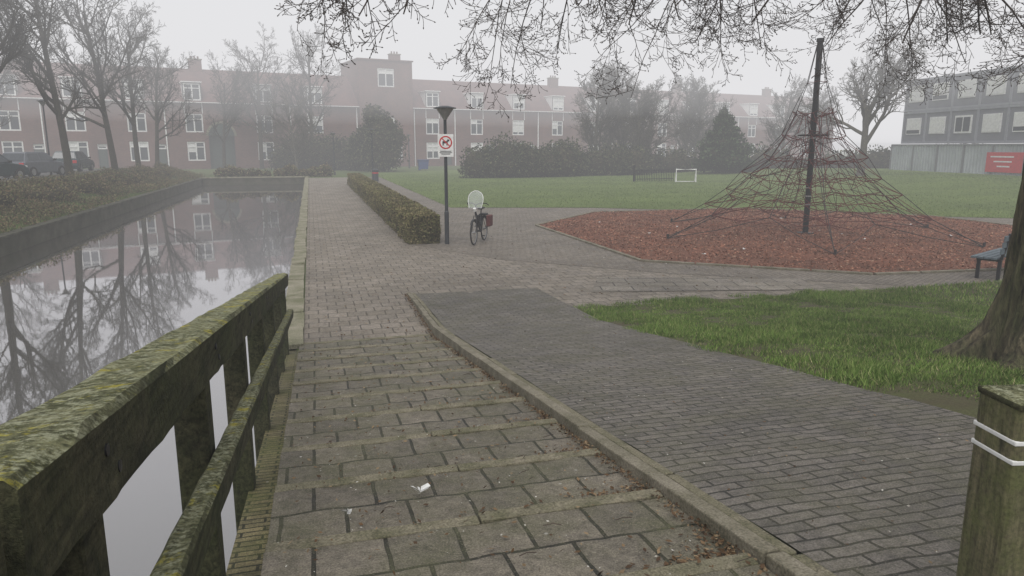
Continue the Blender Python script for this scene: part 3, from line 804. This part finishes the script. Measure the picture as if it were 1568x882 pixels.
limbs=[[(6.35,5.0,5.2),(4.6,7.2,6.1),(2.4,9.3,6.1),(.7,10.4,5.6),(-.2,10.8,5.1)],
       [(6.35,5.1,5.0),(5.6,7.5,5.9),(4.6,9.6,6.0),(3.8,11.5,5.7),(3.2,12.5,5.4)],
       [(6.4,5.1,4.6),(6.6,7.6,5.6),(6.4,9.8,5.8),(6.0,12.0,5.4)],
       [(6.5,5.1,4.8),(8.0,7.6,5.6),(9.0,9.6,5.7),(9.8,11.8,5.5)],
       [(6.6,4.9,4.2),(9.2,6.4,5.0),(11.4,8.0,5.3),(13.4,9.6,5.2)]]
for li,L in enumerate(limbs):
    pts=spline(L,8); nP=len(pts); rad=[.13*(1-.86*k/(nP-1)) for k in range(nP)]
    lm.tube(pts,rad,8,0)
    nb=[11,11,12,13,13][li]
    for c in range(nb):
        t=.34+(.52 if li==0 else .66)*(c+rg.random())/nb; k=min(int(t*(nP-1)),nP-2); q=pts[k]; dd=(pts[k+1]-pts[k]).normalized()
        side=dd.cross(Vector((0,0,1))).normalized()*rg.choice((-1,1))
        nd=(dd*rg.uniform(.2,.9)+side*rg.uniform(.2,.9)+Vector((0,0,rg.uniform(-1.0,-.3)))).normalized()
        grow(lm,q,nd,rg.uniform(1.3,2.3),max(.012,rad[k]*.35),0,3,rg,PB)
lm.build('branches',['twig'],parent=bt,fixn=False,smooth=True)

# ------------------------------------------------------------------ brick building
al=math.atan(.227); O=(-10.4,97.0,0)
bd=empty('brick_terrace_building',O,al)
S0,S1=-48,112; T0,T1=17.4,24.9
w=MB(); EZ=8.0
bays=[28.0+6.9*k for k in range(0,12)]+[11.6,5.2]+[-3.0-6.2*k for k in range(0,8)]
op=[]
for s in bays:
    op+= [(s-1.0,s+1.0,4.4,6.6),(s-1.0,s+1.0,1.0,3.3)]
    op+= [(s+1.9,s+2.9,.1,3.0)]
op=[o for o in op if o[1]<S1 and o[0]>S0 and not(o[0]<T1+.2 and o[1]>T0-.2)]
op=[o for o in op if not (o[0]<2.1 and o[1]>-1.6 and o[2]<4)]
op.append((-1.5,1.5,-.01,4.0))
def facade(mb,a,b,z0,z1,ops,y=0):
    xs=sorted({a,b,*[o[0] for o in ops],*[o[1] for o in ops]}); xs=[x for x in xs if a<=x<=b]
    zs_=sorted({z0,z1,*[o[2] for o in ops],*[o[3] for o in ops]}); zs_=[z for z in zs_ if z0<=z<=z1]
    for i in range(len(xs)-1):
        for j in range(len(zs_)-1):
            mx_,mz_=(xs[i]+xs[i+1])/2,(zs_[j]+zs_[j+1])/2
            if any(o[0]<mx_<o[1] and o[2]<mz_<o[3] for o in ops): continue
            mb.face([(xs[i],y,zs_[j]),(xs[i+1],y,zs_[j]),(xs[i+1],y,zs_[j+1]),(xs[i],y,zs_[j+1])])
facade(w,S0,T0,-.2,EZ,[o for o in op if o[1]<T0]); facade(w,T1,S1,-.2,EZ,[o for o in op if o[0]>T1])
top_ops=[(20.0,22.3,10.6,13.0),(20.2,22.2,4.4,6.6),(19.0,20.4,.1,2.9),(21.4,23.2,1,3)]
facade(w,T0,T1,-.2,14.0,top_ops,y=-.6)
for x in (T0,T1): w.face([(x,-.6,-.2),(x,8,-.2),(x,8,14.0),(x,-.6,14.0)])
w.face([(T0,8,-.2),(T1,8,-.2),(T1,8,14),(T0,8,14)])
for s in (S0,S1): w.face([(s,0,-.2),(s,9,-.2),(s,9,EZ),(s,4.5,12.2),(s,0,EZ)])
w.face([(S0,9,-.2),(S1,9,-.2),(S1,9,EZ),(S0,9,EZ)])
for (a,b_,c,d) in op:
    for f in (((a,0,c),(a,.25,c),(a,.25,d),(a,0,d)),((b_,0,c),(b_,.25,c),(b_,.25,d),(b_,0,d)),((a,0,d),(b_,0,d),(b_,.25,d),(a,.25,d)),((a,0,c),(b_,0,c),(b_,.25,c),(a,.25,c))): w.face(f)
w.build('walls',['brick'],parent=bd,fixn=False)
rf=MB()
for a,b_ in ((S0-.3,T0),(T1,S1+.3)):
    rf.face([(a,-.35,EZ-.1),(b_,-.35,EZ-.1),(b_,4.5,12.25),(a,4.5,12.25)]); rf.face([(a,9.3,EZ-.1),(b_,9.3,EZ-.1),(b_,4.5,12.25),(a,4.5,12.25)])
rf.box(((T0+T1)/2,3.7,14.08),(T1-T0+.3,8.9,.16)); rf.build('roof',['roof'],parent=bd,fixn=False)
gt=MB()
for a,b_ in ((S0,T0),(T1,S1)): gt.box(((a+b_)/2,-.42,EZ-.08),(b_-a,.14,.10))
for s in [T1+.35,31.4,45.2,59,72.8,86.6,8.4,-6.2,-18.6,-31,T0-.3]: gt.box((s,-.06,EZ/2-.1),(.13,.11,EZ-.2))
gt.build('gutters_and_downpipes',['white'],parent=bd)
fr=MB(); gl=MB(); bl=MB(); dr=MB()
def window(a,b_,c,d,y,panes=2):
    t=.15
    fr.box(((a+b_)/2,y,d-t/2),(b_-a,.08,t)); fr.box(((a+b_)/2,y,c+t/2),(b_-a,.08,t))
    wd=(b_-a)/panes
    for i in range(panes+1):
        x=a+wd*i; x=min(max(x,a+t/2),b_-t/2); fr.box((x,y,(c+d)/2),(t,.08,d-c-2*t))
    fr.box(((a+b_)/2,y-.003,c+(d-c)*.72),(b_-a-2*t,.07,.10))
    gl.face([(a,y+.03,c),(b_,y+.03,c),(b_,y+.03,d),(a,y+.03,d)])
    r_=random.random()
    if r_<.62:
        k=random.choice((.2,.45,.7)); x1_=b_-.1 if r_<.42 else (a+b_)/2
        bl.face([(a+.1,y+.026,c+(d-c)*k),(x1_,y+.026,c+(d-c)*k),(x1_,y+.026,d-.1),(a+.1,y+.026,d-.1)])
for (a,b_,c,d) in op:
    if c<0: continue
    if c<.5: dr.box(((a+b_)/2,.2,(c+d)/2-.3),(b_-a-.1,.06,d-c-.7)); window(a,b_,d-.6,d,.18,1)
    else: window(a,b_,c,d,.10)
window(20.0,22.3,10.6,13.0,-.5,2); window(20.2,22.2,4.4,6.6,-.5); window(21.4,23.2,1,3,-.5); dr.box((19.7,-.5,1.5),(1.3,.06,2.7))
dm=MB()
for s in bays:
    if not(S0+2<s<S1-2) : continue
    window(s-.95,s+.95,8.15,10.15,-.12)
    dm.face([(s-1.05,-.1,EZ),(s-1.05,-.1,10.25),(s-1.05,2.6,10.25)]); dm.face([(s+1.05,-.1,EZ),(s+1.05,-.1,10.25),(s+1.05,2.6,10.25)])
    fr.box((s,1.1,10.31),(2.3,2.9,.12))
    for x in (s-1.0,s+1.0): fr.box((x,-.03,7.3),(.10,.05,1.35))
fr.build('window_frames',['white'],parent=bd); gl.build('window_glass',['glass'],parent=bd,fixn=False); bl.build('blinds',['blind'],parent=bd,fixn=False)
dr.build('doors',['door'],parent=bd); dm.build('dormer_cheeks',['white'],parent=bd,fixn=False)
a_=MB(); a_.face([(-1.5,.6,0),(1.5,.6,0),(1.5,.6,4),(-1.5,.6,4)],0)  # flat dark sheets paint the shade inside the open passage
pts=[(1.5*math.cos(math.pi*k/14),4.0+1.5*math.sin(math.pi*k/14)) for k in range(15)]
a_.face([(x,-.012,z) for x,z in pts],0)
for k in range(14):
    (xa,za),(xb,zb)=pts[k],pts[k+1]; f=1.18
    a_.face([(xa,-.02,za),(xb,-.02,zb),(xb*f,-.02,4+(zb-4)*f),(xa*f,-.02,4+(za-4)*f)],1)
a_.build('arched_passage',['door','coping'],parent=bd,fixn=False)
ch=MB()
for s in (-2.0,24.2,50.5,-20,76,98,-36):
    z=14.3 if s==24.2 else 12.2
    ch.box((s,4.5,z+.35),(1.5,.9,1.6),0); ch.box((s,4.5,z+1.2),(1.65,1.05,.12),1)
    for dx in (-.4,0,.4): ch.tube([(s+dx,4.5,z+1.25),(s+dx,4.5,z+1.6)],.11,8,0)
ch.build('chimneys',['brick','coping'],parent=bd)

# ------------------------------------------------------------------ cabins
ca=empty('portable_cabin_building',(51.5,54.4,0),math.atan2(-12,-1.9))
f=MB(); fw_=MB(); wn=MB(); sh=MB()
for st_ in range(2):
    for k in range(12):
        xc=1.5+3.0*k; zc=2.95+2.75*st_+1.36
        f.box((xc,3,zc),(2.96,6,2.68),0)
        for dx in (-1.44,1.44): f.box((xc+dx,-.03,zc),(.10,.06,2.70),1)
        f.box((xc,-.033,zc+1.28),(2.96,.066,.18),1); f.box((xc,-.033,zc-1.28),(2.96,.066,.18),1)
        fw_.box((xc,-.04,zc+.12),(1.85,.08,1.4))
        if not(st_==0 and k in (2,)): sh.box((xc,-.09,zc+.12+(.0 if (k*3+st_)%4 else .15)),(1.7,.03,1.25 if (k*3+st_)%4 else .95)); wn.box((xc,-.082,zc+.12),(1.7,.01,1.25))
        else:
            for dx in (-.42,.42): wn.box((xc+dx,-.09,zc+.12),(.72,.02,1.1))
f.build('modules',['cabin','cabframe'],parent=ca); fw_.build('window_frames',['white'],parent=ca); sh.build('roller_shutters',['blind'],parent=ca); wn.build('windows',['glass'],parent=ca)
hf=empty('corrugated_fence',(50.9,54.8,0),math.atan2(-12,-1.9))
b=MB(); xx_=0; pr=[]
while xx_<36: pr+= [(xx_,0),(xx_+.12,0),(xx_+.17,.06),(xx_+.29,.06)]; xx_+=.34
for (xa,ya),(xb,yb) in zip(pr,pr[1:]):
    b.face([(xa,ya,.4),(xb,yb,.4),(xb,yb,2.8),(xa,ya,2.8)])
b.build('sheeting',['corr'],parent=hf,fixn=False)
b=MB()
for x in range(0,37,3): b.box((x,-.02,1.6),(.12,.1,2.5))
b.box((18,-.02,2.84),(36,.12,.1)); b.build('frame',['grey'],parent=hf)
b=MB(); b.box((13.3,-.12,1.55),(3.4,.03,1.45)); b.build('banner',['red'],parent=hf)
b=MB()
for i,c in enumerate((1.95,1.6,1.25)): b.box((13.1+i*.1,-.14,c),(2.2-i*.5,.01,.10))
b.build('banner_lettering',['white'],parent=hf)

# ------------------------------------------------------------------ goal, fence, bin, bench
gp=empty('football_goal',(*at(.2395,55.5),0.02),R(-20))
b=MB(); b.tube([(-.74,0,0),(-.74,0,.95),(.74,0,.95),(.74,0,0)],.06,8); b.tube([(-.74,0,.95),(-.74,.6,0)],.03,6); b.tube([(.74,0,.95),(.74,.6,0)],.03,6); b.tube([(-.74,.6,0.02),(.74,.6,0.02)],.03,6)
b.build('frame',['white'],parent=gp)
lf=MB(); xa,ya=at(.168,56.5); xb,yb=at(.222,57.5)
for k in range(24):
    t=k/23; x=xa+(xb-xa)*t; y=ya+(yb-ya)*t; lf.box((x,y,.45),(.035,.035,.9))
lf.beam((xa,ya,.88),(xb,yb,.88),.05,.05); lf.beam((xa,ya,.2),(xb,yb,.2),.05,.05); lf.box((xa,ya,.65),(.12,.12,1.3)); lf.build('low_metal_fence',['black'])
bx_,by_=at(-.188,57)
b=MB(); b.tube([(0,0,0),(0,0,.8)],.24,16,0); b.tube([(0,0,.8),(0,0,.9),(0,0,.98)],[.26,.26,.12],16,0); b.tube([(0,0,.62),(0,0,.70)],.245,16,1); b.build('litter_bin',['darkgrey','red'],loc=(bx_,by_,0))
x,y=at(-.122,84); b=MB(); b.extr([(-.5,.15),(-.62,1.1),(.62,1.1),(.5,.15)],-.4,.4); b.box((0,0,1.17),(1.3,.9,.12)); b.tube([(-.45,-.42,.12),(-.45,.42,.12)],.11,8); b.build('waste_container',['blue'],loc=(x,y,0),bevel=.03)
be=empty('park_bench',(13.75,11.6,.016),R(205))
b=MB()
for k in range(4): b.box((0,-.2+.12*k,.45),(1.8,.1,.04))
for k in range(3): b.box((0,.27+.02*k,.6+.13*k),(1.8,.035,.11))
b.build('planks',['bluegrey'],parent=be,bevel=.006)
b=MB()
for x in (-.7,.7): b.box((x,-.15,.21),(.06,.06,.42)); b.box((x,.22,.21),(.06,.06,.42)); b.box((x,.03,.40),(.06,.44,.05)); b.beam((x,.24,.42),(x,.34,.95),.05,.05)
b.build('legs',['black'],parent=be)

# ------------------------------------------------------------------ cars
def car(x,y,z,rz,paint):
    c=empty('parked_car',(x,y,z),rz)
    b=MB()
    low=[(-2.0,.28),(-2.05,.5),(-2.0,.85),(-1.85,.93),(.85,.93),(1.7,.80),(2.02,.62),(2.05,.35),(1.95,.25),(1.66,.25),(1.58,.48),(1.30,.60),(1.02,.48),(.94,.25),(-.96,.25),(-1.04,.48),(-1.32,.60),(-1.60,.48),(-1.68,.25)]
    b.extr(low,-.86,.86); b.build('body',[paint],parent=c,bevel=.05)
    b=MB(); prof=[(-1.88,.92),(-1.55,1.40),(-1.3,1.46),(.05,1.46),(.35,1.40),(1.0,.92)]
    for s in (-1,1):
        for (px,pz) in prof: b.v.append((px,s*(.80-.2*(pz-.92)/.54),pz))
    n_=len(prof); b.f.append(tuple(range(n_))); b.f.append(tuple(reversed(range(n_,2*n_)))); b.m+=[0,0]
    for k in range(n_): b.f.append((k,n_+k,n_+(k+1)%n_,(k+1)%n_)); b.m.append(0)
    b.build('cabin',[paint],parent=c,bevel=.03)
    b=MB()
    for s in (-1,1):
        for pr_ in ([(-1.55,.97),(-1.38,1.36),(-.55,1.38),(-.55,.97)],[(-.47,.97),(-.47,1.38),(.08,1.38),(.30,1.32),(.82,.97)]):
            b.face([(px,s*(.812-.2*(pz-.92)/.54),pz) for px,pz in pr_])
    b.face([(.96,-.72,.98),(.96,.72,.98),(.44,.60,1.38),(.44,-.60,1.38)]); b.face([(-1.865,-.68,.98),(-1.865,.68,.98),(-1.60,.58,1.37),(-1.60,-.58,1.37)])
    b.build('windows',['glass'],parent=c,fixn=False)
    b=MB()
    for px in (-1.32,1.30):
        for s in (-1,1):
            b.tube([(px,s*.66,.31),(px,s*.87,.31)],.31,20,0); b.tube([(px,s*.868,.31),(px,s*.88,.31)],.19,10,1)
    b.build('wheels',['rubber','steel'],parent=c)
    b=MB()
    for s in (-1,1): b.box((-2.03,s*.68,.75),(.06,.25,.2),0); b.box((1.96,s*.62,.68),(.10,.32,.14),1); b.box((.62,s*.93,1.0),(.12,.16,.1),2)
    b.box((-2.06,0,.55),(.02,.5,.11),3); b.box((2.055,0,.45),(.02,.5,.11),3); b.build('lights_mirrors_plates',['red','white','rubber','plate'],parent=c,bevel=.01)
M['plate']=plain('number_plate',(.6,.45,.05),.4); M['carteal']=plain('car_paint_dark_teal',(.02,.04,.045),.2); M['cargrey']=plain('car_paint_grey',(.12,.13,.15),.25)
car(-16.2,43.4,.915,R(70),'carteal'); car(-15.9,49.4,.915,R(74),'cargrey'); car(-16.2,58,.915,R(90),'carteal')

# ------------------------------------------------------------------ litter
n=3200; P=np.column_stack([rng.uniform(-.2,9,n),9.9+18*rng.uniform(0,1,n)**1.5,np.full(n,.022)])
P=P[~((P[:,0]>1.5)&(P[:,0]<4.1)&(P[:,1]<13))&~((P[:,0]>4)&(P[:,1]<11.2))]
q1=quads(P,rng.uniform(.008,.028,len(P)),.93)
def stepz(y):
    kk=np.floor((9.9-y)/pitch); t=(9.9-kk*pitch-y)/pitch
    return (.14*(9.7-(9.9-kk*pitch))+.06)*(1-t)+(.14*(9.7-(9.9-(kk+1)*pitch)))*t
n=4200; y=rng.uniform(1.5,9.7,n); kk=np.floor((9.9-y)/pitch); yb=9.9-(kk+1)*pitch
x=1.56-np.abs(rng.normal(0,.22,n)); y2=yb+.004+np.abs(rng.normal(0,.10,n)); m_=rng.uniform(0,1,n)<.72
P=np.column_stack([np.where(m_,x,rng.uniform(-.2,1.5,n)),np.where(m_,y2,y),stepz(np.where(m_,y2,y))+.012])
q2=quads(P,rng.uniform(.004,.018,n),.8)
n=900; y=rng.uniform(1.5,12.5,n); P=np.column_stack([rng.uniform(1.75,4,n),y,zr_np(y)+.024]); q3=quads(P,rng.uniform(.004,.012,n),.9)
n=2500; y=rng.uniform(2,12.8,n); P=np.column_stack([1.555-np.abs(rng.normal(0,.03,n)),y,np.maximum(zs(y),0)+.03+rng.uniform(0,.03,n)]); q4=quads(P,rng.uniform(.005,.016,n),.6)
npmesh('fallen_leaves',np.concatenate([q1,q2,q3,q4]),4,'litter')
n=260; y=rng.uniform(1.6,9.6,n); P=np.column_stack([rng.uniform(-.25,1.5,n),y,stepz(y)+.014]); a1=quads(P,rng.uniform(.003,.009,n),.92)
n=240; y=rng.uniform(1.6,12.5,n); P=np.column_stack([rng.uniform(1.78,3.95,n),y,zr_np(y)+.026]); a2=quads(P,rng.uniform(.003,.010,n),.92)
n=260; P=np.column_stack([rng.uniform(-.2,9,n),rng.uniform(13,24,n),np.full(n,.024)]); a3=quads(P,rng.uniform(.008,.022,n),.93)
npmesh('pale_debris',np.concatenate([a1,a2,a3]),4,'petal')
tw=MB()
for i in range(46):
    x=random.choice((random.uniform(-.2,1.5),random.uniform(.9,1.5))); y=random.uniform(2,9); z=float(stepz(np.array(y)))+.02; a=random.uniform(0,3.14); l=random.uniform(.03,.10)
    tw.tube([(x,y,z),(x+l*.5*math.cos(a),y+l*.5*math.sin(a)*.6,z+.004),(x+l*math.cos(a+.3),y+l*math.sin(a+.3)*.5,z)],.0022,4)
tw.build('fallen_twigs',['twig'],fixn=False)
b=MB()
def scrap(x,y,z,s):
    for k in range(5):
        a=random.uniform(0,6.28); l=s*random.uniform(.5,1); wv=s*.25
        b.face([(x,y,z+.004*k),(x+l*math.cos(a),y+l*math.sin(a),z+.01+.004*k),(x+l*math.cos(a+.4),y+l*math.sin(a+.4),z+.02+.004*k),(x+wv*math.cos(a+1),y+wv*math.sin(a+1),z+.015+.004*k)])
scrap(.45,3.35,zs(3.35)+.05,.06); scrap(.08,3.2,zs(3.2)+.05,.03)
for q_ in range(14): scrap(random.uniform(8,20),random.uniform(13.5,24),.06,.07)
b.build('paper_litter',['white'],fixn=False)

# ------------------------------------------------------------------ fog (thin near the ground, thicker above)
def fogmat(name,SIG,FL):
    fogm=bpy.data.materials.new(name); fogm.use_nodes=True; nt=fogm.node_tree; nt.nodes.clear()
    o_=N(nt,'ShaderNodeOutputMaterial'); ab=N(nt,'ShaderNodeVolumeAbsorption'); em=N(nt,'ShaderNodeEmission'); ad=N(nt,'ShaderNodeAddShader')
    ab.inputs['Color'].default_value=(0,0,0,1); ab.inputs['Density'].default_value=SIG
    em.inputs['Color'].default_value=(.985,.98,1.0,1); em.inputs['Strength'].default_value=SIG*FL  # fog glows by itself, emission stands in for scattered daylight
    nt.links.new(ab.outputs[0],ad.inputs[0]); nt.links.new(em.outputs[0],ad.inputs[1]); nt.links.new(ad.outputs[0],o_.inputs['Volume'])
    return fogm
M['fog1']=fogmat('ground_fog',.0031,.78); M['fog2']=fogmat('upper_fog',.0070,.80)
b=MB(); b.box((0,0,1),(1000,1000,9)); b.build('fog',['fog1'])
b=MB(); b.box((0,0,25.51),(1000,1000,40)); b.build('fog',['fog2'])

# ------------------------------------------------------------------ world, sun, camera
w=bpy.data.worlds.new('World'); scn.world=w; w.use_nodes=True; nt=w.node_tree
bg=nt.nodes['Background']; sk=N(nt,'ShaderNodeTexSky'); sk.sky_type='NISHITA'; sk.sun_disc=False
sk.sun_elevation=R(62); sk.sun_rotation=R(200); sk.air_density=1.0; sk.dust_density=3; sk.ozone_density=1
hs=N(nt,'ShaderNodeHueSaturation'); hs.inputs['Saturation'].default_value=.12; hs.inputs['Value'].default_value=1.25; nt.links.new(sk.outputs[0],hs.inputs['Color']); nt.links.new(hs.outputs[0],bg.inputs[0])
bg.inputs[1].default_value=.15
sl=bpy.data.lights.new('sun','SUN'); sl.energy=1.4; sl.angle=R(25); sl.color=(1,.97,.93)
so=bpy.data.objects.new('sun',sl); COL.objects.link(so); so.rotation_euler=(R(28),0,R(-20))
cam=bpy.data.cameras.new('camera'); cam.lens=25.26; cam.sensor_width=36; cam.clip_end=3000; cam.clip_start=.05
co_=bpy.data.objects.new('camera',cam); COL.objects.link(co_); co_.location=(0,0,2.65); co_.rotation_euler=(R(90-11.1),0,R(-15.45)); scn.camera=co_
scn.view_settings.view_transform='Standard'; scn.view_settings.look='None'; scn.view_settings.exposure=0
